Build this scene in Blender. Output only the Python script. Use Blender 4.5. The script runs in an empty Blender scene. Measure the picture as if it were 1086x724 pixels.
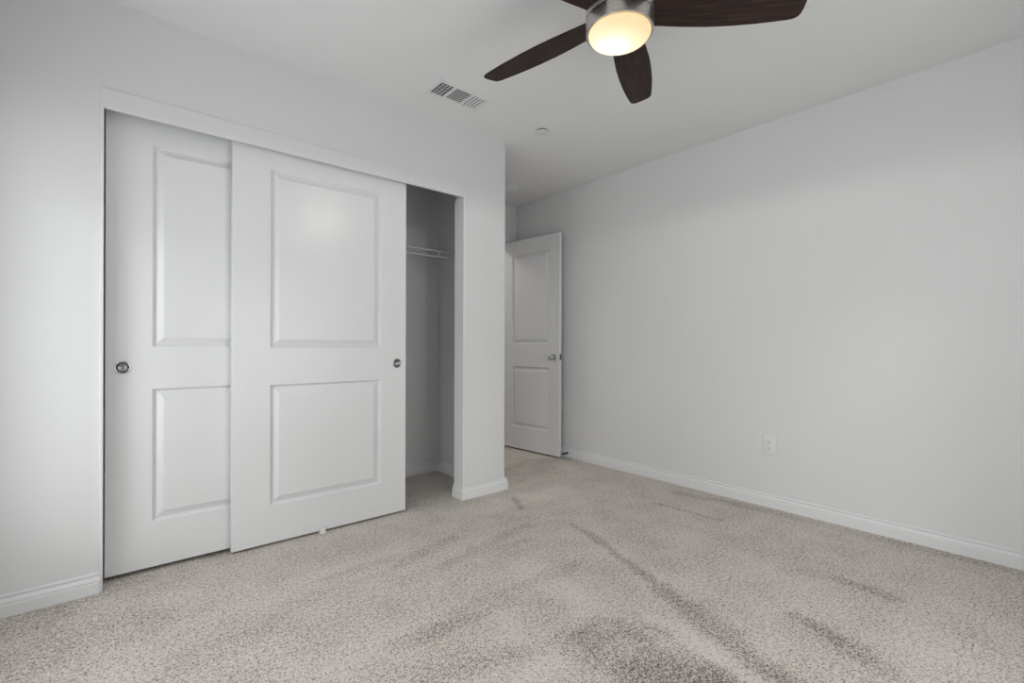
import bpy, bmesh, math, random
from mathutils import Vector, Matrix

S = bpy.context.scene
COL = S.collection
PI = math.pi
random.seed(4)

# ------------------------------------------------------------------ camera
H = 2.44                    # ceiling height
YW = 2.567                  # face of the closet wall
XW = 3.177                  # face of the right wall
YF = 3.66                   # face of the far wall with the doorway
XL = -0.42                  # face of the window wall, beside the camera
YB = -0.50                  # face of the wall behind the camera
EYE = 1.0174
yaw, roll, FPX = math.radians(49.5063), math.radians(0.17862), 498.83
cam = bpy.data.cameras.new('camera')
cam.sensor_width = 36.0
cam.lens = FPX / 1086 * 36.0
cam.shift_y = 4.134 / 1086
cam.clip_start = 0.02
co = bpy.data.objects.new('camera', cam)
COL.objects.link(co)
fwd = Vector((math.cos(yaw), math.sin(yaw), 0))
r0 = Vector((math.sin(yaw), -math.cos(yaw), 0))
u0 = Vector((0, 0, 1))
rt = r0 * math.cos(roll) + u0 * math.sin(roll)
up = u0 * math.cos(roll) - r0 * math.sin(roll)
M = Matrix((rt, up, -fwd)).transposed().to_4x4()
M.translation = Vector((0, 0, EYE))
co.matrix_world = M
S.camera = co

# ------------------------------------------------------------------ view, sky, lights
S.view_settings.view_transform = 'Standard'
S.view_settings.look = 'None'
S.view_settings.exposure = 0.0
S.view_settings.gamma = 1.0
S.view_settings.use_curve_mapping = False

W = bpy.data.worlds.new('sky')
S.world = W
W.use_nodes = True
bg = W.node_tree.nodes['Background']
bg.inputs['Color'].default_value = (0.985, 0.985, 1.0, 1)
bg.inputs['Strength'].default_value = 3.2

# windows: two at the camera's left, one behind; all but the closet-side one added for fill
WZ0, WZ1 = 0.30, 1.76
WINS = [(-0.20, 0.98), (1.42, 2.36)]         # y ranges on the left wall; the first is added for fill
WINR = (1.00, 2.15)                          # x range of the added window in the rear wall


def light(name, kind, loc, direction=None, **kw):
    d = bpy.data.lights.new(name, kind)
    for k, v in kw.items():
        setattr(d, k, v)
    o = bpy.data.objects.new(name, d)
    o.location = loc
    if direction is not None:
        o.rotation_euler = Vector(direction).to_track_quat('-Z', 'Y').to_euler()
    COL.objects.link(o)
    return o


# the sky lights the room through the windows; a light portal in each opening guides its sampling
for ya, yb in WINS:
    light('window_portal', 'AREA', (XL - 0.02, (ya + yb) / 2, (WZ0 + WZ1) / 2), (1, 0, 0),
          shape='RECTANGLE', size=yb - ya, size_y=WZ1 - WZ0, energy=1.0).data.cycles.is_portal = True
light('window_portal', 'AREA', ((WINR[0] + WINR[1]) / 2, YB - 0.02, (WZ0 + WZ1) / 2), (0, 1, 0),
      shape='RECTANGLE', size=WINR[1] - WINR[0], size_y=WZ1 - WZ0, energy=1.0).data.cycles.is_portal = True
light('sun', 'SUN', (-4, -2, 4), (1.0, 0.90, -0.42), energy=0.36, angle=math.radians(14), color=(1.0, 0.985, 0.96))

# ------------------------------------------------------------------ node helpers
def new_mat(name):
    m = bpy.data.materials.new(name)
    m.use_nodes = True
    nt = m.node_tree
    return m, nt, nt.nodes['Principled BSDF']


def node(nt, typ, **kw):
    n = nt.nodes.new(typ)
    for k, v in kw.items():
        setattr(n, k, v)
    return n


def val(nt, sock, v):
    if isinstance(v, bpy.types.NodeSocket):
        nt.links.new(v, sock)
    else:
        sock.default_value = v


def mth(nt, op, a, b=None, clamp=False):
    n = node(nt, 'ShaderNodeMath', operation=op, use_clamp=clamp)
    val(nt, n.inputs[0], a)
    if b is not None:
        val(nt, n.inputs[1], b)
    return n.outputs[0]


def ramp(nt, fac, stops):
    n = node(nt, 'ShaderNodeValToRGB')
    e = n.color_ramp.elements
    while len(e) < len(stops):
        e.new(0.5)
    for el, (p, c) in zip(e, stops):
        el.position = p
        el.color = c if len(c) == 4 else (*c, 1)
    nt.links.new(fac, n.inputs[0])
    return n.outputs[0]


def coords(nt, scale=(1, 1, 1), which='Object'):
    t = node(nt, 'ShaderNodeTexCoord')
    mp = node(nt, 'ShaderNodeMapping')
    mp.inputs['Scale'].default_value = scale
    nt.links.new(t.outputs[which], mp.inputs[0])
    return mp.outputs[0]


def noise(nt, vec, scale, detail=3, rough=0.5):
    n = node(nt, 'ShaderNodeTexNoise')
    n.inputs['Scale'].default_value = scale
    n.inputs['Detail'].default_value = detail
    n.inputs['Roughness'].default_value = rough
    nt.links.new(vec, n.inputs['Vector'])
    return n.outputs['Fac']


def bump(nt, bsdf, h, strength, dist):
    b = node(nt, 'ShaderNodeBump')
    b.inputs['Strength'].default_value = strength
    b.inputs['Distance'].default_value = dist
    nt.links.new(h, b.inputs['Height'])
    nt.links.new(b.outputs[0], bsdf.inputs['Normal'])


def paint(name, col, rough, orange_peel=0.0, scale=90):
    m, nt, b = new_mat(name)
    v = coords(nt)
    f = noise(nt, v, 3.0, 2)
    c = ramp(nt, f, [(0.3, tuple(x * 0.985 for x in col)), (0.7, col)])
    nt.links.new(c, b.inputs['Base Color'])
    b.inputs['Roughness'].default_value = rough
    if orange_peel:
        bump(nt, b, noise(nt, v, scale, 3), orange_peel, 0.002)
    return m


def plain(name, col, rough, metal=0.0, vary=0.05, scale=40):
    m, nt, b = new_mat(name)
    f = noise(nt, coords(nt), scale, 2)
    c = ramp(nt, f, [(0.3, tuple(x * (1 - vary) for x in col)), (0.7, col)])
    nt.links.new(c, b.inputs['Base Color'])
    b.inputs['Roughness'].default_value = rough
    b.inputs['Metallic'].default_value = metal
    return m


# ------------------------------------------------------------------ materials
M_WALL = paint('wall_paint', (0.77, 0.77, 0.775), 0.75, 0.12, 110)
M_CEIL = paint('ceiling_paint', (0.83, 0.83, 0.835), 0.85, 0.12, 80)
M_TRIM = paint('trim_paint', (0.82, 0.82, 0.83), 0.35)
M_HEADER = paint('header_paint', (0.775, 0.775, 0.78), 0.5)
M_DOOR = paint('door_paint', (0.78, 0.78, 0.79), 0.30)
M_DOOR.node_tree.nodes['Principled BSDF'].inputs['Specular IOR Level'].default_value = 0.42
M_PLASTIC = plain('white_plastic', (0.80, 0.80, 0.80), 0.35, vary=0.02)
M_VENT = plain('vent_enamel', (0.80, 0.80, 0.80), 0.4, vary=0.02)
M_DUCT = plain('duct_metal', (0.10, 0.10, 0.105), 0.7)
M_CHROME = plain('polished_chrome', (0.62, 0.62, 0.63), 0.16, 1.0)
M_CUP = plain('dull_chrome_cup', (0.30, 0.30, 0.31), 0.24, 1.0)
M_DARK = plain('dark_rubber', (0.03, 0.03, 0.032), 0.6)
M_WIRE = plain('white_coated_wire', (0.80, 0.80, 0.80), 0.4, vary=0.02)


def nickel():
    m, nt, b = new_mat('brushed_nickel')
    f = noise(nt, coords(nt, (6, 6, 260)), 4.0, 2)
    c = ramp(nt, f, [(0.3, (0.50, 0.47, 0.45)), (0.7, (0.66, 0.63, 0.60))])
    nt.links.new(c, b.inputs['Base Color'])
    b.inputs['Metallic'].default_value = 1.0
    b.inputs['Roughness'].default_value = 0.33
    return m


def espresso():
    m, nt, b = new_mat('espresso_wood')
    v = coords(nt, (3.2, 46, 46))
    f = noise(nt, v, 2.4, 5, 0.62)
    c = ramp(nt, f, [(0.28, (0.010, 0.0050, 0.0042)), (0.52, (0.027, 0.0135, 0.0108)), (0.72, (0.062, 0.032, 0.025))])
    nt.links.new(c, b.inputs['Base Color'])
    b.inputs['Roughness'].default_value = 0.55
    b.inputs['Specular IOR Level'].default_value = 0.28
    bump(nt, b, f, 0.15, 0.001)
    return m


def opal_glass():
    # lit opal glass: brightest by the bulb inside, amber towards its rim
    m, nt, b = new_mat('lit_opal_glass')
    t = node(nt, 'ShaderNodeTexCoord')
    d = node(nt, 'ShaderNodeVectorMath', operation='DISTANCE')
    nt.links.new(t.outputs['Object'], d.inputs[0])
    d.inputs[1].default_value = (0.005, 0.035, -0.345)
    c = ramp(nt, mth(nt, 'DIVIDE', d.outputs['Value'], 0.16, True),
             [(0.10, (1.0, 0.93, 0.70)), (0.45, (1.0, 0.83, 0.56)), (0.80, (1.0, 0.70, 0.38))])
    s = ramp(nt, mth(nt, 'DIVIDE', d.outputs['Value'], 0.16, True),
             [(0.05, (1, 1, 1)), (0.5, (0.62, 0.62, 0.62)), (0.9, (0.50, 0.50, 0.50))])
    nt.links.new(c, b.inputs['Emission Color'])
    nt.links.new(mth(nt, 'MULTIPLY', s, 1.9), b.inputs['Emission Strength'])
    b.inputs['Base Color'].default_value = (0.12, 0.11, 0.09, 1)
    b.inputs['Roughness'].default_value = 0.35
    return m


def pane_glass():
    m, nt, b = new_mat('window_glass')
    nt.nodes.remove(b)
    tr = node(nt, 'ShaderNodeBsdfTransparent')
    tr.inputs[0].default_value = (0.97, 0.99, 0.98, 1)
    gl = node(nt, 'ShaderNodeBsdfGlossy')
    gl.inputs['Roughness'].default_value = 0.02
    mx = node(nt, 'ShaderNodeMixShader')
    mx.inputs[0].default_value = 0.06
    nt.links.new(tr.outputs[0], mx.inputs[1])
    nt.links.new(gl.outputs[0], mx.inputs[2])
    nt.links.new(mx.outputs[0], nt.nodes['Material Output'].inputs[0])
    return m


# vacuum and tread marks in the pile plus painted pillar shade, in floor metres: x0, y0, x1, y1, half width, softness, strength (+ dark, - light)
MARKS = [
    (1.997, 1.813, 1.942, 1.541, 0.006, 0.020, 1.00),
    (1.979, 1.687, 1.769, 1.103, 0.012, 0.030, 1.20),
    (1.769, 1.103, 1.678, 0.906, 0.022, 0.040, 1.30),
    (1.721, 0.929, 1.671, 0.760, 0.020, 0.050, 0.90),
    (1.685, 0.917, 1.552, 0.555, 0.030, 0.050, 1.10),
    (1.181, 1.054, 1.362, 1.080, 0.050, 0.030, 1.10),
    (1.362, 1.080, 1.454, 0.944, 0.050, 0.030, 1.10),
    (1.169, 1.002, 1.301, 0.952, 0.030, 0.050, 0.70),
    (1.454, 0.944, 1.250, 0.933, 0.020, 0.040, 0.60),
    (1.238, 0.853, 1.403, 0.681, 0.070, 0.030, 1.40),
    (1.332, 0.864, 1.409, 0.836, 0.050, 0.040, 1.10),
    (1.551, 0.862, 1.491, 0.607, 0.030, 0.040, -1.00),
    (1.529, 0.985, 1.556, 0.829, 0.025, 0.050, -0.70),
    (1.460, 1.027, 1.445, 0.830, 0.012, 0.030, -0.80),
    (1.455, 1.612, 1.398, 1.143, 0.050, 0.070, -0.50),
    (1.080, 1.260, 1.260, 1.293, 0.030, 0.050, -0.50),
    (0.966, 1.051, 1.157, 1.074, 0.030, 0.050, -0.60),
    (1.169, 1.273, 1.339, 1.295, 0.030, 0.050, 0.60),
    (1.097, 1.125, 1.223, 1.153, 0.012, 0.030, 0.50),
    (1.460, 1.469, 1.621, 1.472, 0.020, 0.050, 0.50),
    (1.968, 0.645, 1.915, 0.485, 0.020, 0.030, 1.10),
    (1.915, 0.485, 1.846, 0.349, 0.025, 0.040, 0.90),
    (2.685, 1.718, 2.710, 1.290, 0.008, 0.020, 0.90),
    (2.430, 0.652, 2.405, 0.449, 0.018, 0.040, 1.00),
    (2.330, 0.826, 2.433, 0.670, 0.020, 0.050, 0.50),
    (2.987, 1.719, 3.072, 1.370, 0.020, 0.050, 0.80),
    (3.072, 1.370, 3.130, 0.129, 0.020, 0.050, 0.50),
    (2.032, 1.320, 2.002, 1.151, 0.040, 0.080, 0.40),
    (2.268, 1.800, 2.080, 1.351, 0.050, 0.080, 0.35),
    (2.176, 0.887, 2.121, 0.259, 0.100, 0.100, -0.25),
    (0.739, 1.466, 1.028, 1.432, 0.020, 0.040, 0.80),
    (1.028, 1.432, 1.215, 1.435, 0.015, 0.040, 0.60),
    (0.734, 2.081, 1.048, 2.081, 0.015, 0.040, 0.70),
    (1.003, 1.992, 1.386, 2.087, 0.015, 0.040, 0.70),
    (0.377, 2.107, 1.048, 2.081, 0.040, 0.060, -0.40),
    (1.169, 1.853, 1.808, 1.972, 0.020, 0.040, 0.70),
    (1.391, 1.860, 1.660, 1.810, 0.015, 0.030, 0.50),
    (0.402, 1.539, 0.748, 1.485, 0.040, 0.060, -0.30),
    (-0.270, 2.430, -0.152, 2.469, 0.040, 0.080, 0.80),
    (-0.221, 2.178, 0.089, 2.186, 0.060, 0.100, 0.50),
    (-0.047, 2.537, 0.104, 2.579, 0.030, 0.050, 0.60),
    (0.194, 1.827, 0.483, 1.853, 0.040, 0.060, 0.30),
    (0.374, 2.649, 0.458, 2.659, 0.020, 0.040, 1.00),
    (2.309, 2.732, 3.232, 3.009, 0.080, 0.080, 0.50),  # pillar shadow on the alcove carpet, painted as a darker band
    (2.472, 2.949, 2.816, 3.074, 0.030, 0.050, 0.70),  # inner part of the same painted pillar shadow
    (1.571, 2.386, 2.434, 2.264, 0.060, 0.080, -0.60),  # paler band along the pillar base
    (0.846, 2.541, 1.397, 2.532, 0.030, 0.050, -0.40),
    (2.053, 2.370, 1.943, 2.180, 0.010, 0.020, 1.30),
    (0.991, 1.503, 1.601, 1.488, 0.012, 0.030, 0.50),
    (0.730, 1.261, 1.061, 1.155, 0.020, 0.040, 0.60),
]


def carpet():
    m, nt, b = new_mat('beige_frieze_carpet')
    t = node(nt, 'ShaderNodeTexCoord')
    P = t.outputs['Object']
    sp = node(nt, 'ShaderNodeSeparateXYZ')
    nt.links.new(P, sp.inputs[0])
    wob = node(nt, 'ShaderNodeTexNoise')
    wob.inputs['Scale'].default_value = 9.0
    wob.inputs['Detail'].default_value = 3.2
    nt.links.new(P, wob.inputs['Vector'])
    sw = node(nt, 'ShaderNodeSeparateColor')
    nt.links.new(wob.outputs['Color'], sw.inputs[0])
    X = mth(nt, 'ADD', sp.outputs[0], mth(nt, 'MULTIPLY', mth(nt, 'SUBTRACT', sw.outputs[0], 0.5), 0.06))
    Y = mth(nt, 'ADD', sp.outputs[1], mth(nt, 'MULTIPLY', mth(nt, 'SUBTRACT', sw.outputs[1], 0.5), 0.06))
    dark = pale = None
    for x0, y0, x1, y1, w, soft, st in MARKS:
        dx, dy = x1 - x0, y1 - y0
        L2 = max(dx * dx + dy * dy, 1e-6)
        px, py = mth(nt, 'SUBTRACT', X, x0), mth(nt, 'SUBTRACT', Y, y0)
        k = mth(nt, 'DIVIDE', mth(nt, 'ADD', mth(nt, 'MULTIPLY', px, dx), mth(nt, 'MULTIPLY', py, dy)), L2, True)
        ex = mth(nt, 'SUBTRACT', px, mth(nt, 'MULTIPLY', k, dx))
        ey = mth(nt, 'SUBTRACT', py, mth(nt, 'MULTIPLY', k, dy))
        dd = mth(nt, 'SQRT', mth(nt, 'ADD', mth(nt, 'MULTIPLY', ex, ex), mth(nt, 'MULTIPLY', ey, ey)))
        f = mth(nt, 'DIVIDE', mth(nt, 'SUBTRACT', w + soft, dd), soft, True)
        f = mth(nt, 'MULTIPLY', f, abs(st))
        if st > 0:
            dark = f if dark is None else mth(nt, 'MAXIMUM', dark, f)
        else:
            pale = f if pale is None else mth(nt, 'MAXIMUM', pale, f)
    total = mth(nt, 'SUBTRACT', dark, pale)
    # tufts: pale yarn tips with dark pits between them
    vo = node(nt, 'ShaderNodeTexVoronoi')
    vo.inputs['Scale'].default_value = 140.0
    nt.links.new(P, vo.inputs['Vector'])
    n1 = noise(nt, P, 150, 2, 0.65)
    n2 = noise(nt, P, 330, 1, 0.5)
    n3 = noise(nt, P, 5.0, 4, 0.6)
    n4 = noise(nt, P, 62, 2, 0.6)
    tuft = mth(nt, 'ADD', mth(nt, 'MULTIPLY', n1, 0.60), mth(nt, 'ADD', mth(nt, 'MULTIPLY', n2, 0.15), mth(nt, 'MULTIPLY', n4, 0.25)))
    big = mth(nt, 'MULTIPLY', mth(nt, 'SUBTRACT', n3, 0.5), 0.11)
    f = mth(nt, 'SUBTRACT', mth(nt, 'ADD', tuft, big), mth(nt, 'MULTIPLY', total, 0.044))
    c = ramp(nt, f, [(0.335, (0.08, 0.064, 0.056)), (0.44, (0.40, 0.356, 0.322)),
                     (0.505, (0.68, 0.622, 0.578)), (0.64, (0.80, 0.74, 0.695))])
    nt.links.new(c, b.inputs['Base Color'])
    b.inputs['Roughness'].default_value = 0.95
    b.inputs['Specular IOR Level'].default_value = 0.1
    hgt = mth(nt, 'SUBTRACT', tuft, mth(nt, 'MULTIPLY', vo.outputs['Distance'], 0.25))
    bump(nt, b, hgt, 0.6, 0.008)
    return m


M_NICKEL, M_WOOD, M_BOWL, M_PANE, M_CARPET = nickel(), espresso(), opal_glass(), pane_glass(), carpet()

# ------------------------------------------------------------------ mesh helpers
def finish(name, bm, mat, parent=None, smooth=None, loc=None, rot=None):
    bmesh.ops.remove_doubles(bm, verts=bm.verts, dist=1e-6)
    bmesh.ops.recalc_face_normals(bm, faces=bm.faces)
    me = bpy.data.meshes.new(name)
    bm.to_mesh(me)
    bm.free()
    me.materials.append(mat)
    if smooth is not None:
        me.shade_smooth()
        me.set_sharp_from_angle(angle=math.radians(smooth))
    o = bpy.data.objects.new(name, me)
    COL.objects.link(o)
    if parent is not None:
        o.parent = parent
    if loc is not None:
        o.location = loc
    if rot is not None:
        o.rotation_euler = rot
    return o


def box(bm, x0, x1, y0, y1, z0, z1, mat4=None):
    v = [bm.verts.new(p) for p in ((x0, y0, z0), (x1, y0, z0), (x1, y1, z0), (x0, y1, z0),
                                   (x0, y0, z1), (x1, y0, z1), (x1, y1, z1), (x0, y1, z1))]
    for f in ((0, 3, 2, 1), (4, 5, 6, 7), (0, 1, 5, 4), (1, 2, 6, 5), (2, 3, 7, 6), (3, 0, 4, 7)):
        bm.faces.new([v[i] for i in f])
    if mat4 is not None:
        for q in v:
            q.co = mat4 @ q.co
    return v


def bbox_bev(bm, x0, x1, y0, y1, z0, z1, r=0.002, seg=2, mat4=None):
    t = bmesh.new()
    box(t, x0, x1, y0, y1, z0, z1)
    bmesh.ops.bevel(t, geom=t.edges[:], offset=r, segments=seg, profile=0.5, affect='EDGES')
    join(bm, t, mat4)


def join(bm, t, mat4=None):
    mp = {}
    for v in t.verts:
        mp[v] = bm.verts.new(mat4 @ v.co if mat4 is not None else v.co)
    for f in t.faces:
        try:
            bm.faces.new([mp[v] for v in f.verts])
        except ValueError:
            pass
    t.free()


def prism(bm, pts, z0, z1):
    lo = [bm.verts.new((x, y, z0)) for x, y in pts]
    hi = [bm.verts.new((x, y, z1)) for x, y in pts]
    n = len(pts)
    bm.faces.new(lo[::-1])
    bm.faces.new(hi)
    for i in range(n):
        bm.faces.new((lo[i], lo[(i + 1) % n], hi[(i + 1) % n], hi[i]))


def extrude(bm, prof, a, b, out):
    """profile (depth from wall, z) swept from a to b (xy); out = xy unit vector away from the wall"""
    A, B = [], []
    for d, z in prof:
        A.append(bm.verts.new((a[0] + out[0] * d, a[1] + out[1] * d, z)))
        B.append(bm.verts.new((b[0] + out[0] * d, b[1] + out[1] * d, z)))
    n = len(prof)
    bm.faces.new(A)
    bm.faces.new(B[::-1])
    for i in range(n):
        bm.faces.new((A[i], A[(i + 1) % n], B[(i + 1) % n], B[i]))


def sweep(bm, prof, path, outs):
    """profile swept along an xy path with mitred corners; outs = offset vector at each path point for unit depth"""
    rings = []
    for p, o in zip(path, outs):
        rings.append([bm.verts.new((p[0] + o[0] * d, p[1] + o[1] * d, z)) for d, z in prof])
    n = len(prof)
    bm.faces.new(rings[0])
    bm.faces.new(rings[-1][::-1])
    for A, B in zip(rings, rings[1:]):
        for i in range(n):
            bm.faces.new((A[i], A[(i + 1) % n], B[(i + 1) % n], B[i]))


def lathe(bm, prof, seg=64, mat4=None):
    rings = []
    for r, z in prof:
        if r < 1e-6:
            rings.append([bm.verts.new((0, 0, z))])
        else:
            rings.append([bm.verts.new((r * math.cos(2 * PI * i / seg), r * math.sin(2 * PI * i / seg), z)) for i in range(seg)])
    vs = [v for r in rings for v in r]
    for A, B in zip(rings, rings[1:]):
        for i in range(seg):
            j = (i + 1) % seg
            q = [A[i % len(A)], A[j % len(A)], B[j % len(B)], B[i % len(B)]]
            u = []
            for x in q:
                if x not in u:
                    u.append(x)
            if len(u) > 2:
                bm.faces.new(u)
    if mat4 is not None:
        for v in vs:
            v.co = mat4 @ v.co


def tube(bm, pts, r, seg=8):
    pts = [Vector(p) for p in pts]
    rings = []
    for i, p in enumerate(pts):
        d = (pts[min(i + 1, len(pts) - 1)] - pts[max(i - 1, 0)]).normalized()
        a = d.orthogonal().normalized() if i == 0 else (rings_a - d * rings_a.dot(d)).normalized()
        rings_a = a
        b = d.cross(a)
        rings.append([bm.verts.new(p + (a * math.cos(2 * PI * k / seg) + b * math.sin(2 * PI * k / seg)) * r) for k in range(seg)])
    for A, B in zip(rings, rings[1:]):
        for k in range(seg):
            bm.faces.new((A[k], A[(k + 1) % seg], B[(k + 1) % seg], B[k]))
    bm.faces.new(rings[0][::-1])
    bm.faces.new(rings[-1])


def thing(name, label, cat, loc=(0, 0, 0), rotz=0.0, group=None, kind=None):
    o = bpy.data.objects.new(name, None)
    o.empty_display_size = 0.1
    o.location = loc
    o.rotation_euler = (0, 0, rotz)
    COL.objects.link(o)
    tag(o, label, cat, group, kind)
    return o


def tag(o, label=None, cat=None, group=None, kind=None):
    for k, v in (('label', label), ('category', cat), ('group', group), ('kind', kind)):
        if v:
            o[k] = v
    return o


def struct(name, bm, mat, label, cat, smooth=None):
    return tag(finish(name, bm, mat, smooth=smooth), label, cat, None, 'structure')


# ------------------------------------------------------------------ room shell
T = 0.115
HX0, HX1 = XL - 0.12, XW + 0.12
bm = bmesh.new()
box(bm, HX0, HX1, YB - 0.12, 5.0, -0.10, 0.0)
struct('floor', bm, M_CARPET, 'beige frieze carpet covering the whole floor', 'floor')

# ceiling with the duct opening
VX0, VX1, VY0, VY1 = 1.348, 1.668, 2.165, 2.318
bm = bmesh.new()
xs, ys = [HX0, VX0, VX1, HX1], [YB - 0.12, VY0, VY1, 5.0]
for i in range(3):
    for j in range(3):
        if not (i == 1 and j == 1):
            box(bm, xs[i], xs[i + 1], ys[j], ys[j + 1], H, H + 0.12)
struct('ceiling', bm, M_CEIL, 'smooth white painted ceiling', 'ceiling')

OX0, OX1, OZ = -0.035, 1.780, 2.075         # closet opening in the wall
SX0, SX1 = 2.027, 2.130                     # closet side wall
CB = 3.307                                  # closet back wall
YI = YW + 0.103


def arc(cx, cy, r, a0, a1, n=6):
    return [(cx + r * math.cos(math.radians(a0 + (a1 - a0) * i / n)), cy + r * math.sin(math.radians(a0 + (a1 - a0) * i / n))) for i in range(n + 1)]


bm = bmesh.new()
box(bm, XL, OX0, YW, YI, 0, H)
box(bm, OX0, OX1, YW, YI, OZ, H)
prism(bm, [(OX1, YW)] + arc(SX1 - 0.012, YW + 0.012, 0.012, -90, 0) + [(SX1, YF), (SX0, YF), (SX0, YI), (OX1, YI)], 0, H)
struct('wall_left', bm, M_WALL, 'white wall around the closet opening, ending in a pillar', 'wall', smooth=40)

bm = bmesh.new()
box(bm, HX0, SX0, CB, CB + 0.10, 0, H)
struct('wall_closet_back', bm, M_WALL, 'rear wall inside the closet behind the wire shelf', 'wall')
bm = bmesh.new()
box(bm, HX0, XL, YI, CB, 0, H)
struct('wall_closet_left', bm, M_WALL, 'left end wall inside the closet', 'wall')
bm = bmesh.new()
box(bm, XW, HX1, YB, 4.9, 0, H)
struct('wall_right', bm, M_WALL, 'long bare white wall with the outlet', 'wall')

# far wall with the doorway, hallway behind it
DX0, DX1, DZ = 2.285, 3.030, 2.065
bm = bmesh.new()
box(bm, SX0, DX0, YF, YF + T, 0, H)
box(bm, DX1, XW, YF, YF + T, 0, H)
box(bm, DX0, DX1, YF, YF + T, DZ, H)
struct('wall_far', bm, M_WALL, 'short far wall with the doorway behind the open door', 'wall')
bm = bmesh.new()
box(bm, 1.4, XW, 4.9, 5.0, 0, H)
box(bm, 1.4, 1.5, YF + T, 4.9, 0, H)
box(bm, 1.4, SX0, CB + 0.10, YF + T, 0, H)
struct('wall_hallway', bm, M_WALL, 'white hallway walls beyond the doorway', 'wall')

# window walls beside and behind the camera
bm = bmesh.new()
a, b_ = XL - 0.12, XL
cuts = [YB] + [v for w in WINS for v in w] + [YI]
for k in range(len(cuts) - 1):
    if k % 2 == 0:
        box(bm, a, b_, cuts[k], cuts[k + 1], 0, H)
    else:
        box(bm, a, b_, cuts[k], cuts[k + 1], 0, WZ0)
        box(bm, a, b_, cuts[k], cuts[k + 1], WZ1, H)
struct('wall_window', bm, M_WALL, 'white wall with two windows beside the camera, one of them added', 'wall')
bm = bmesh.new()
box(bm, HX0, WINR[0], YB - 0.12, YB, 0, H)
box(bm, WINR[1], HX1, YB - 0.12, YB, 0, H)
box(bm, WINR[0], WINR[1], YB - 0.12, YB, 0, WZ0)
box(bm, WINR[0], WINR[1], YB - 0.12, YB, WZ1, H)
struct('wall_rear', bm, M_WALL, 'white wall with an added window behind the camera', 'wall')


def window(name, w, z0, z1, mat4, label):
    o = thing(name, label, 'window', kind='structure')
    bm = bmesh.new()
    fr = 0.035
    for x0, x1, za, zb in ((0, w, z0, z0 + fr), (0, w, z1 - fr, z1), (0, fr, z0 + fr, z1 - fr), (w - fr, w, z0 + fr, z1 - fr),
                           (w / 2 - fr / 2, w / 2 + fr / 2, z0 + fr, z1 - fr)):
        bbox_bev(bm, x0, x1, 0.03, 0.08, za, zb, 0.003, 2, mat4)
    finish('window_frame', bm, M_TRIM, o)
    for x0, x1 in ((fr, w / 2 - fr / 2), (w / 2 + fr / 2, w - fr)):
        bm = bmesh.new()
        box(bm, x0, x1, 0.053, 0.057, z0 + fr, z1 - fr, mat4)
        finish('window_pane', bm, M_PANE, o)
    return o


for k, (ya, yb) in enumerate(WINS):
    window('window_%d' % (k + 1), yb - ya, WZ0, WZ1, Matrix.Translation((XL, ya, 0)) @ Matrix.Rotation(PI / 2, 4, 'Z'),
           ['white framed window added beside the camera for fill light', 'white framed window nearest the closet doors'][k])
window('window_3', WINR[1] - WINR[0], WZ0, WZ1,  # unseen window, added to light the closet wall evenly
       Matrix.Translation((WINR[1], YB, 0)) @ Matrix.Rotation(PI, 4, 'Z'), 'white framed window added behind the camera for fill light')

# closet opening trim
bm = bmesh.new()
bbox_bev(bm, OX0, OX0 + 0.013, YW - 0.005, YI, 0, 1.992, 0.0025)
struct('trim_1', bm, M_TRIM, 'narrow white jamb strip at the left of the closet doors', 'trim')
bm = bmesh.new()
bbox_bev(bm, OX1 - 0.013, OX1, YW - 0.005, YI, 0, 1.992, 0.0025)
struct('trim_2', bm, M_TRIM, 'white jamb strip on the pillar right of the closet opening', 'trim')
bm = bmesh.new()
bbox_bev(bm, OX0, OX1, YW - 0.0035, YW + 0.014, 1.992, OZ + 0.002, 0.003)
struct('trim_3', bm, M_HEADER, 'white header board hiding the closet door track', 'trim')

# doorway casing and jamb
bm = bmesh.new()
for x0, x1 in ((DX0 - 0.055, DX0), (DX1, DX1 + 0.055)):
    bbox_bev(bm, x0, x1, YF - 0.014, YF, 0, DZ + 0.055, 0.003)
bbox_bev(bm, DX0, DX1, YF - 0.014, YF, DZ, DZ + 0.055, 0.003)
box(bm, DX0, DX0 + 0.015, YF, YF + T, 0, DZ)
box(bm, DX1 - 0.015, DX1, YF, YF + T, 0, DZ)
box(bm, DX0 + 0.015, DX1 - 0.015, YF, YF + T, DZ - 0.015, DZ)
struct('trim_4', bm, M_TRIM, 'white casing around the doorway in the far wall', 'trim')

BASE = [(0, 0), (0.0150, 0), (0.0150, 0.0440), (0.0120, 0.0465), (0.0135, 0.0500), (0.0130, 0.0560), (0.0090, 0.0630), (0.0052, 0.0665),
        (0.0048, 0.0705), (0.0088, 0.0735), (0.0088, 0.0790), (0.0050, 0.0820), (0, 0.0820)]


def base(name, path, outs, label):
    bm = bmesh.new()
    sweep(bm, BASE, path, outs)
    return struct(name, bm, M_TRIM, label, 'baseboard')


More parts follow.
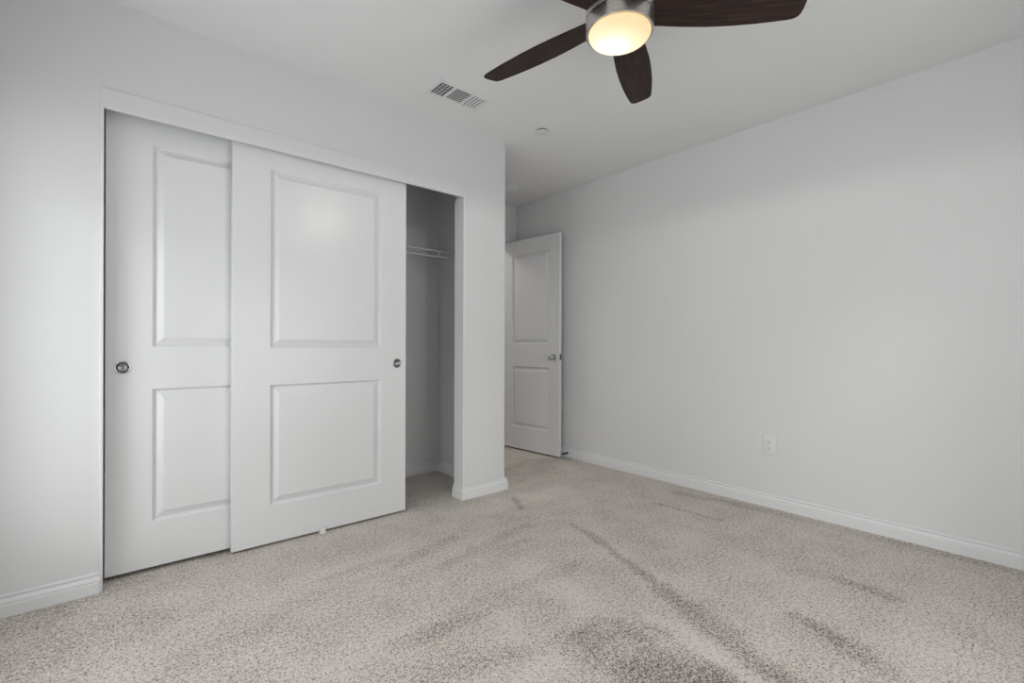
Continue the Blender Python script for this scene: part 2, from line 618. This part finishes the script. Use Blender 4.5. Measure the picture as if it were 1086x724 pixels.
base('baseboard_left', [(XL, YW), (OX0 + 0.004, YW)], [(0, -1), (0, -1)], 'white baseboard left of the closet doors')
base('baseboard_pillar', [(OX1 - 0.013, YI), (OX1 - 0.013, YW - 0.003), (SX1, YW - 0.003), (SX1, YF)],
     [(-1, 0), (-1, -1), (1, -1), (1, 0)], 'white baseboard wrapping the pillar beside the closet')
base('baseboard_right', [(XW, YB), (XW, YF)], [(-1, 0), (-1, 0)], 'long white baseboard along the right wall')
base('baseboard_closet_back', [(XL, CB), (SX0, CB)], [(0, -1), (0, -1)], 'white baseboard along the closet back wall')
base('baseboard_closet_side', [(SX0, CB - 0.014), (SX0, YI)], [(-1, 0), (-1, 0)], 'white baseboard along the closet side wall')
base('baseboard_window', [(XL, YB), (XL, YW - 0.014)], [(1, 0), (1, 0)], 'white baseboard under the window beside the camera')
base('baseboard_rear', [(XL + 0.014, YB), (XW - 0.014, YB)], [(0, 1), (0, 1)], 'white baseboard under the added window behind the camera')

# ------------------------------------------------------------------ moulded two-panel doors
RINGS = [(0.0, 0.0), (0.0018, 0.0010), (0.0105, 0.0155), (0.0130, 0.0155), (0.0390, 0.0026), (0.0415, 0.0012), (0.0440, 0.0008)]


def door_slab(Wd, Z0, Z1, th, panels, hole=None):
    """slab in local coords: x 0..Wd, front face at y=0 looking to -y, back at y=th; panels moulded into both faces"""
    bm = bmesh.new()
    bv = 0.002

    def V(x, y, z):
        return bm.verts.new((x, y, z))

    for s, y0 in ((1, 0.0), (-1, th)):
        hc = None
        if hole and s > 0:
            hc = (hole[0] - 0.034, hole[0] + 0.034, hole[1] - 0.034, hole[1] + 0.034)
        hx, hz = (hc[:2], hc[2:]) if hc else ((), ())
        xs = sorted(set(hx) | {bv, Wd - bv} | {p[0] for p in panels} | {p[1] for p in panels})
        zs = sorted(set(hz) | {Z0 + bv, Z1 - bv} | {p[2] for p in panels} | {p[3] for p in panels})
        for i in range(len(xs) - 1):
            for j in range(len(zs) - 1):
                x0, x1, z0, z1 = xs[i], xs[i + 1], zs[j], zs[j + 1]
                if any(abs(x0 - p[0]) < 1e-6 and abs(z0 - p[2]) < 1e-6 for p in panels):
                    prev = None
                    for ins, dep in RINGS:
                        y = y0 + s * dep
                        cur = [V(x0 + ins, y, z0 + ins), V(x1 - ins, y, z0 + ins), V(x1 - ins, y, z1 - ins), V(x0 + ins, y, z1 - ins)]
                        if prev:
                            for k in range(4):
                                bm.faces.new((prev[k], prev[(k + 1) % 4], cur[(k + 1) % 4], cur[k]))
                        prev = cur
                    bm.faces.new(prev)
                elif hc and abs(x0 - hc[0]) < 1e-6 and abs(z0 - hc[2]) < 1e-6:
                    N, rr = 12, 0.0240              # round cut-out for the recessed pull
                    cs = [V(x1, y0, z1), V(x0, y0, z1), V(x0, y0, z0), V(x1, y0, z0)]
                    ring = [V(hole[0] + rr * math.cos(PI / 4 + 2 * PI * i / (4 * N)), y0, hole[1] + rr * math.sin(PI / 4 + 2 * PI * i / (4 * N))) for i in range(4 * N)]
                    for q in range(4):
                        arc_ = [ring[(q * N + i) % (4 * N)] for i in range(N + 1)]
                        bm.faces.new([cs[q], cs[(q + 1) % 4]] + arc_[::-1])
                else:
                    bm.faces.new((V(x0, y0, z0), V(x1, y0, z0), V(x1, y0, z1), V(x0, y0, z1)))
        A = [V(bv, y0, Z0 + bv), V(Wd - bv, y0, Z0 + bv), V(Wd - bv, y0, Z1 - bv), V(bv, y0, Z1 - bv)]
        yb = y0 + s * bv
        B = [V(0, yb, Z0), V(Wd, yb, Z0), V(Wd, yb, Z1), V(0, yb, Z1)]
        for k in range(4):
            bm.faces.new((A[k], A[(k + 1) % 4], B[(k + 1) % 4], B[k]))
    C = [(0, Z0), (Wd, Z0), (Wd, Z1), (0, Z1)]
    for k in range(4):
        (xa, za), (xb, zb) = C[k], C[(k + 1) % 4]
        bm.faces.new((V(xa, bv, za), V(xb, bv, zb), V(xb, th - bv, zb), V(xa, th - bv, za)))
    return bm


def flush_pull(parent, x, z):
    """round recessed finger pull on the front face"""
    rot = Matrix.Translation((x, 0, z)) @ Matrix.Rotation(PI / 2, 4, 'X')
    bm = bmesh.new()
    lathe(bm, [(0.0225, -0.0005), (0.0225, 0.0016), (0.0238, 0.0030), (0.0270, 0.0030), (0.0288, 0.0018), (0.0290, -0.0005)], 48, rot)
    f = finish('flush_pull', bm, M_CHROME, parent, smooth=50)
    f['label'] = 'round chrome flush pull'
    bm = bmesh.new()
    lathe(bm, [(0.0, -0.0105), (0.0120, -0.0100), (0.0185, -0.0070), (0.0222, -0.0015), (0.0232, 0.0024)], 48, rot)
    finish('pull_cup', bm, M_CUP, f, smooth=60)


DW = 0.925
o = thing('door_1', 'rear sliding closet door, leftmost, partly covered by the front one', 'door', (OX0 + 0.0175, 2.648, 0), kind='structure')
finish('door_slab', door_slab(DW, 0.020, 2.030, 0.034, [(0.160, DW - 0.160, 0.222, 0.819), (0.160, DW - 0.160, 1.006, 1.915)], (0.058, 0.916)), M_DOOR, o)
flush_pull(o, 0.058, 0.916)
o = thing('door_2', 'front sliding closet door with two raised panels, beside the open gap', 'door', (0.447, 2.604, 0), kind='structure')
finish('door_slab', door_slab(DW, 0.012, 2.030, 0.034, [(0.168, DW - 0.162, 0.201, 0.814), (0.168, DW - 0.162, 1.001, 1.909)], (0.865, 0.908)), M_DOOR, o)
flush_pull(o, 0.865, 0.908)

# hinged room door, swung open near the right wall
HW = 0.715
A, B = Vector((3.073, 2.944, 0)), Vector((3.015, 3.619, 0))
dv = (A - B).normalized()
hinge = A - dv * HW
ang = math.atan2(-dv.y, -dv.x)              # local +x runs from the free edge to the hinge
o = thing('door_3', 'open two-panel room door standing near the right wall', 'door', (A.x, A.y, 0), ang, kind='structure')


def flip(bm):
    for v in bm.verts:                      # front face towards the room
        v.co.y = -v.co.y
    return bm


finish('door_slab', flip(door_slab(HW, 0.014, 2.040, 0.035, [(0.118, HW - 0.118, 0.230, 0.815), (0.118, HW - 0.118, 1.035, 1.907)])), M_DOOR, o)
for sgn in (1, -1):
    rot = Matrix.Translation((0.060, 0 if sgn > 0 else -0.035, 0.913)) @ Matrix.Rotation(-sgn * PI / 2, 4, 'X')
    bm = bmesh.new()
    lathe(bm, [(0.0, 0.030), (0.013, 0.031), (0.020, 0.034), (0.0255, 0.041), (0.0265, 0.049), (0.024, 0.057), (0.017, 0.062), (0.0, 0.0635)], 40, rot)
    lathe(bm, [(0.0095, 0.005), (0.0095, 0.032)], 24, rot)
    k = finish('door_knob', bm, M_CHROME, o, smooth=50)
    bm = bmesh.new()
    lathe(bm, [(0.0, 0.0085), (0.012, 0.008), (0.026, 0.006), (0.0305, 0.003), (0.0315, -0.0005)], 40, rot)
    finish('knob_rose', bm, M_CHROME, k, smooth=50)
bm = bmesh.new()
bbox_bev(bm, -0.0012, 0.001, -0.030, -0.005, 0.884, 0.942, 0.0004, 1)
lp = finish('latch_plate', bm, M_CUP, o)
bm = bmesh.new()
prism(bm, [(-0.0105, -0.013), (-0.0105, -0.0155), (-0.0005, -0.0225), (-0.0005, -0.013)], 0.904, 0.922)
finish('latch_bolt', bm, M_DARK, lp)
for z in (0.20, 1.03, 1.86):
    bm = bmesh.new()
    tube(bm, [(HW + 0.004, 0.006, z - 0.045), (HW + 0.004, 0.006, z + 0.045)], 0.006, 12)
    finish('hinge', bm, M_CUP, o, smooth=40)

# ------------------------------------------------------------------ ceiling fan
FC = Vector((1.382, 1.032, H))
fan = thing('ceiling_fan', 'dark wood five-blade ceiling fan with lit opal bowl, at the ceiling centre', 'ceiling fan', FC)
BZ = 2.200 - H                              # blade plane below the ceiling
bm = bmesh.new()
lathe(bm, [(0.0, 0.0), (0.082, 0.0), (0.085, -0.008), (0.080, -0.045), (0.055, -0.075), (0.030, -0.085), (0.030, -0.120)], 64)
finish('canopy', bm, M_NICKEL, fan, smooth=35)
bm = bmesh.new()
lathe(bm, [(0.0, -0.112), (0.060, -0.115), (0.098, -0.140), (0.117, -0.175), (0.1195, -0.200), (0.1195, -0.2545), (0.1185, -0.2565),
           (0.110, -0.2565)], 80)
finish('motor_housing', bm, M_NICKEL, fan, smooth=35)
bm = bmesh.new()
lathe(bm, [(0.106, -0.2525), (0.1155, -0.2592), (0.1185, -0.2605), (0.1190, -0.2625), (0.1190, -0.3055), (0.1178, -0.3080), (0.1100, -0.3080), (0.105, -0.304)], 80)
kit = finish('light_kit_ring', bm, M_NICKEL, fan, smooth=35)
for a_ in (193, 313, 73):
    bm = bmesh.new()
    c, s_ = math.cos(math.radians(a_)), math.sin(math.radians(a_))
    rot = Matrix.Translation((0.1188 * c, 0.1188 * s_, -0.270)) @ Matrix.Rotation(math.radians(a_), 4, 'Z') @ Matrix.Rotation(PI / 2, 4, 'Y')
    lathe(bm, [(0.0, 0.0025), (0.0026, 0.0022), (0.0036, 0.0010), (0.0038, -0.001)], 16, rot)
    finish('set_screw', bm, M_DARK, kit, smooth=40)
bm = bmesh.new()
prof = [(0.1085, -0.3065), (0.1090, -0.3090)]
for i in range(1, 15):
    t_ = i / 14 * PI / 2
    prof.append((0.109 * math.cos(t_) ** 0.75 if i < 14 else 0.0, -0.309 - 0.033 * math.sin(t_)))
lathe(bm, prof, 96)
finish('glass_bowl', bm, M_BOWL, fan, smooth=60)['label'] = 'glowing opal glass bowl'


def blade_bm():
    """blade along +x, centre of the hub at the origin"""
    up_ = [(0.100, 0.050), (0.16, 0.0565), (0.24, 0.0645), (0.32, 0.0695), (0.40, 0.0700), (0.48, 0.0670), (0.55, 0.0615), (0.595, 0.0565)]
    lo_ = [(0.100, -0.050), (0.16, -0.0575), (0.24, -0.0660), (0.32, -0.0700), (0.40, -0.0690), (0.48, -0.0635), (0.55, -0.0550), (0.588, -0.0490)]

    def corner(p, a, b, n=6):
        p, a, b = Vector(p), Vector(a), Vector(b)
        return [tuple((1 - t) ** 2 * a + 2 * t * (1 - t) * p + t * t * b) for t in [i / n for i in range(n + 1)]]
    tip = corner((0.634, 0.0510), (0.605, 0.0552), (0.636, 0.0300)) + [(0.6355, 0.008), (0.632, -0.014)] + corner((0.626, -0.0435), (0.630, -0.026), (0.602, -0.0470))
    out = up_ + tip + lo_[::-1]
    bm = bmesh.new()
    layers = []
    for ins, z in ((0.0016, -0.003), (0.0, -0.0014), (0.0, 0.0014), (0.0016, 0.003)):
        n = len(out)
        ring = []
        for i, (x, y) in enumerate(out):
            a_, b2 = Vector(out[i - 1]), Vector(out[(i + 1) % n])
            tn = (b2 - a_).normalized()
            nn = Vector((tn.y, -tn.x))      # inward for this clockwise outline
            if nn.dot(Vector((0.35, 0)) - Vector((x, y))) < 0 and abs(y) > 0.04:
                nn = -nn
            ring.append(bm.verts.new((x + nn.x * ins, y + nn.y * ins, z)))
        layers.append(ring)
    n = len(out)
    bm.faces.new(layers[0])
    bm.faces.new(layers[-1][::-1])
    for A_, B_ in zip(layers, layers[1:]):
        for i in range(n):
            bm.faces.new((A_[i], A_[(i + 1) % n], B_[(i + 1) % n], B_[i]))
    return bm


blade = None
for k in range(5):
    if blade is None:
        bl = blade = finish('blade', blade_bm(), M_WOOD, fan)
    else:
        bl = blade.copy()
        COL.objects.link(bl)
        bl.parent = fan
    # pitched about its own length: the clockwise edge (local -y) sits higher
    bl.matrix_local = Matrix.Translation((0, 0, BZ)) @ Matrix.Rotation(math.radians(99 - 72 * k), 4, 'Z') @ Matrix.Rotation(math.radians(-10), 4, 'X')
# the lamp of the fan
light('fan_lamp', 'SPOT', (FC.x, FC.y, H - 0.345), (0, 0, -1), energy=12.5, shadow_soft_size=0.0, spot_size=math.radians(180), spot_blend=0.14, color=(1.0, 0.965, 0.93))

# ------------------------------------------------------------------ supply vent
vent = thing('air_vent', 'white rectangular three-way air vent in the ceiling near the closet', 'vent', ((VX0 + VX1) / 2, (VY0 + VY1) / 2, H))
vcx, vcy = (VX0 + VX1) / 2, (VY0 + VY1) / 2
OW, OD = 0.1815, 0.0975                      # half size of the flange
IW, ID = (VX1 - VX0) / 2 - 0.004, (VY1 - VY0) / 2 - 0.012
bm = bmesh.new()
prof = [(OW, OD, 0.0), (OW, OD, -0.0060), (OW - 0.003, OD - 0.003, -0.0080), (IW + 0.003, ID + 0.003, -0.0080), (IW, ID, -0.0065), (IW, ID, 0.004)]
prev = None
for w, d, z in prof:
    cur = [bm.verts.new(p) for p in ((-w, -d, z), (w, -d, z), (w, d, z), (-w, d, z))]
    if prev:
        for k in range(4):
            bm.faces.new((prev[k], prev[(k + 1) % 4], cur[(k + 1) % 4], cur[k]))
    prev = cur
B0, B1 = -0.060, 0.055                       # the two mullions between the banks
for x in (B0, B1):
    box(bm, x - 0.005, x + 0.005, -ID, ID, -0.0068, 0.004)
finish('vent_frame', bm, M_VENT, vent)


def slat(bm, p, q, tilt_axis_out, w=0.013, th=0.0012):
    """thin blade from p to q whose lower edge leans towards tilt_axis_out"""
    p, q, t_ = Vector(p), Vector(q), Vector(tilt_axis_out)
    d = (t_ + Vector((0, 0, -1))).normalized() * (w / 2)
    n = (q - p).normalized().cross(d.normalized()) * (th / 2)
    v = [bm.verts.new(c) for c in (p - d - n, p - d + n, p + d + n, p + d - n, q - d - n, q - d + n, q + d + n, q + d - n)]
    for f in ((0, 1, 2, 3), (7, 6, 5, 4), (0, 4, 5, 1), (1, 5, 6, 2), (2, 6, 7, 3), (3, 7, 4, 0)):
        bm.faces.new([v[i] for i in f])


zc = 0.000
bm = bmesh.new()
n = 5
for i in range(n):
    x = -IW + 0.008 + (B0 - 0.005 + IW - 0.010) * i / (n - 1)
    slat(bm, (x, -ID, zc), (x, ID, zc), (-1, 0, 0), th=0.003)
finish('louver_bank', bm, M_VENT, vent)
bm = bmesh.new()
n = 7
for i in range(n):
    y = -ID + 0.006 + (2 * ID - 0.012) * i / (n - 1)
    slat(bm, (B0 + 0.005, y, zc), (B1 - 0.005, y, zc), (0, -1, 0), w=0.010, th=0.0042)
finish('louver_bank', bm, M_VENT, vent)
bm = bmesh.new()
n = 5
for i in range(n):
    x = B1 + 0.010 + (IW - 0.006 - B1 - 0.010) * i / (n - 1)
    slat(bm, (x, -ID, zc), (x, ID, zc), (1, 0, 0), w=0.0105)
finish('louver_bank', bm, M_VENT, vent)
bm = bmesh.new()
for i in range(6):
    y = -ID + 0.012 + (2 * ID - 0.024) * i / 5
    slat(bm, (-IW, y, 0.0065), (B0 - 0.006, y, 0.0065), (0, -1, 0), w=0.005, th=0.004)
finish('damper', bm, M_VENT, vent)
bm = bmesh.new()
hx, hy = (VX1 - VX0) / 2 - 0.001, (VY1 - VY0) / 2 - 0.001
for x0, x1, y0, y1, z0, z1 in ((-hx, hx, -hy, hy, 0.09, 0.10), (-hx, -hx + 0.002, -hy, hy, 0.003, 0.09), (hx - 0.002, hx, -hy, hy, 0.003, 0.09),
                               (-hx, hx, -hy, -hy + 0.002, 0.003, 0.09), (-hx, hx, hy - 0.002, hy, 0.003, 0.09)):
    box(bm, x0, x1, y0, y1, z0, z1)
finish('duct_collar', bm, M_DUCT, vent)

# ------------------------------------------------------------------ sprinkler cover and smoke detector
spr = thing('sprinkler_cover', 'small round white sprinkler cover disc on the ceiling right of the vent', 'sprinkler', (2.172, 2.247, H))
bm = bmesh.new()
lathe(bm, [(0.0, -0.0125), (0.036, -0.0120), (0.0425, -0.0105), (0.0425, -0.0085), (0.0, -0.0080)], 48)
finish('cover_plate', bm, M_VENT, spr, smooth=40)
bm = bmesh.new()
lathe(bm, [(0.036, -0.0082), (0.036, 0.0)], 48)
finish('cover_rim', bm, M_DUCT, spr, smooth=40)

hl = thing('added_hall_light', 'round white flush light added out of view in the hallway to brighten the open door', 'added fill light', (2.60, 4.30, H))
bm = bmesh.new()
lathe(bm, [(0.16, 0.0), (0.16, -0.012), (0.150, -0.016)], 48)
finish('fill_light_base', bm, M_PLASTIC, hl, smooth=40)
bm = bmesh.new()
lathe(bm, [(0.150, -0.012), (0.145, -0.030), (0.110, -0.048), (0.0, -0.058)], 48)
finish('fill_light_shade', bm, M_BOWL, hl, smooth=60)
light('hall_fill_lamp', 'AREA', (2.60, 4.30, H - 0.062), (0, 0, -1), shape='DISK', size=0.28, energy=9.0, color=(1.0, 0.96, 0.90))  # unseen hall lamp, added to lift the open door and alcove

smk = thing('smoke_detector', 'round white smoke detector on the ceiling above the open door', 'smoke detector', (2.722, 3.222, H))
bm = bmesh.new()
lathe(bm, [(0.068, 0.0), (0.068, -0.010), (0.066, -0.012)], 56)
finish('mounting_base', bm, M_PLASTIC, smk, smooth=40)
bm = bmesh.new()
lathe(bm, [(0.064, -0.0118), (0.064, -0.016), (0.066, -0.018), (0.065, -0.026), (0.058, -0.035), (0.045, -0.039), (0.0, -0.040)], 56)
finish('detector_body', bm, M_PLASTIC, smk, smooth=40)

# ------------------------------------------------------------------ outlet
out = thing('electrical_outlet', 'white duplex electrical outlet low on the right wall', 'outlet', (XW, 1.2055, 0.393), -PI / 2)
# local: x along the wall, -y out into the room
bm = bmesh.new()
bbox_bev(bm, -0.0405, 0.0405, -0.0065, 0.0, -0.0625, 0.0625, 0.003, 3)
finish('wall_plate', bm, M_PLASTIC, out, smooth=50)
for zc in (0.0197, -0.0197):
    pts = []
    for i in range(40):
        a_ = 2 * PI * i / 40
        pts.append((0.0172 * math.cos(a_), max(-0.0142, min(0.0142, 0.0172 * math.sin(a_)))))
    bm = bmesh.new()
    A_ = [bm.verts.new((x, -0.0062, zc + z)) for x, z in pts]
    B_ = [bm.verts.new((x, -0.0085, zc + z)) for x, z in pts]
    bm.faces.new(B_)
    for i in range(40):
        bm.faces.new((A_[i], A_[(i + 1) % 40], B_[(i + 1) % 40], B_[i]))
    rc = finish('receptacle', bm, M_PLASTIC, out, smooth=30)
    bm = bmesh.new()
    box(bm, -0.0073, -0.0053, -0.0088, -0.0080, zc - 0.001, zc + 0.008)
    box(bm, 0.0053, 0.0073, -0.0088, -0.0080, zc, zc + 0.007)
    lathe(bm, [(0.0, 0.0088), (0.0026, 0.0088), (0.0026, 0.0078)], 16, Matrix.Translation((0, 0, zc - 0.0075)) @ Matrix.Rotation(PI / 2, 4, 'X'))
    finish('outlet_slots', bm, M_DARK, rc)
bm = bmesh.new()
lathe(bm, [(0.0, 0.0078), (0.0024, 0.0075), (0.0032, 0.0064)], 16, Matrix.Rotation(PI / 2, 4, 'X'))
finish('plate_screw', bm, M_PLASTIC, out, smooth=40)

# ------------------------------------------------------------------ wire closet shelf
SY0, SY1, SZ = 3.004, CB - 0.004, 1.714
SXA, SXB = XL + 0.004, SX0 - 0.006
sh = thing('wire_shelf', 'white wire shelf with hanging rail inside the dark closet', 'shelf', ((SXA + SXB) / 2, CB, SZ))
off = Vector(sh.location)


def rel(p):
    return Vector(p) - off


for nm, y, z, r in (('front_rail', SY0, SZ, 0.0042), ('hanging_rail', SY0 - 0.002, SZ - 0.045, 0.0042), ('back_rail', SY1 - 0.004, SZ - 0.004, 0.003)):
    bm = bmesh.new()
    tube(bm, [rel((SXA, y, z)), rel((SXB, y, z))], r, 10)
    finish(nm, bm, M_WIRE, sh, smooth=50)
bm = bmesh.new()
tube(bm, [rel((SXA, (SY0 + SY1) / 2, SZ - 0.004)), rel((SXB, (SY0 + SY1) / 2, SZ - 0.004))], 0.0026, 8)
x = SXB - 0.012
while x > SXA:
    tube(bm, [rel((x, SY0 - 0.002, SZ + 0.0005)), rel((x, SY1, SZ + 0.0005))], 0.0016, 6)
    x -= 0.0254
finish('wire_deck', bm, M_WIRE, sh, smooth=60)
for x in (1.850, 1.545, 1.240, 0.935, 0.630, 0.325, 0.020):
    bm = bmesh.new()
    bbox_bev(bm, x - 0.0045, x + 0.0045, SY0 - 0.007, SY0 - 0.001, SZ - 0.049, SZ + 0.003, 0.001, 1)
    for v in bm.verts:
        v.co -= off
    finish('rail_clip', bm, M_WIRE, sh)
for x in (1.240, 0.325):
    bm = bmesh.new()
    tube(bm, [rel((x + 0.01, SY0, SZ - 0.006)), rel((x + 0.01, CB - 0.004, SZ - 0.30))], 0.004, 8)
    finish('support_brace', bm, M_WIRE, sh, smooth=50)
bm = bmesh.new()
bbox_bev(bm, SX0 - 0.012, SX0, SY0 - 0.012, SY0 + 0.016, SZ - 0.052, SZ + 0.008, 0.002, 1)
for v in bm.verts:
    v.co -= off
finish('end_bracket', bm, M_DUCT, sh)

# ------------------------------------------------------------------ door stop and door guide
ds = thing('door_stop', 'spring door stop on the right baseboard behind the open door', 'door stop', (XW - 0.014, 2.922, 0.042), PI / 2)
# local: +y runs out from the baseboard (towards -x in the room)
bm = bmesh.new()
pts = []
for i in range(121):
    a_ = 2 * PI * 12 * i / 120
    r = 0.0075 - 0.002 * i / 120
    pts.append((r * math.cos(a_), 0.004 + 0.050 * i / 120, r * math.sin(a_)))
tube(bm, pts, 0.0015, 6)
finish('spring', bm, M_CUP, ds, smooth=60)
bm = bmesh.new()
lathe(bm, [(0.0, 0.006), (0.009, 0.005), (0.0115, 0.0)], 24, Matrix.Rotation(-PI / 2, 4, 'X'))
finish('mounting_cap', bm, M_CUP, ds, smooth=50)
bm = bmesh.new()
lathe(bm, [(0.0, 0.050), (0.0078, 0.050), (0.0085, 0.053), (0.0085, 0.066), (0.0065, 0.069), (0.0, 0.069)], 24, Matrix.Rotation(-PI / 2, 4, 'X'))
finish('rubber_tip', bm, M_DARK, ds, smooth=50)

dg = thing('door_guide', 'small white plastic floor guide under the front closet door', 'door guide', (0.875, 2.600, 0.0))
bm = bmesh.new()
bbox_bev(bm, -0.017, 0.017, -0.014, 0.105, 0.0, 0.006, 0.0015)
finish('guide_foot', bm, M_PLASTIC, dg)
for y in (-0.0045, 0.041):
    bm = bmesh.new()
    bbox_bev(bm, -0.015, 0.015, y - 0.0022 - (0.0 if y > 0 else 0.001), y + 0.0022, 0.004, 0.034, 0.0015)
    finish('guide_fin', bm, M_PLASTIC, dg)
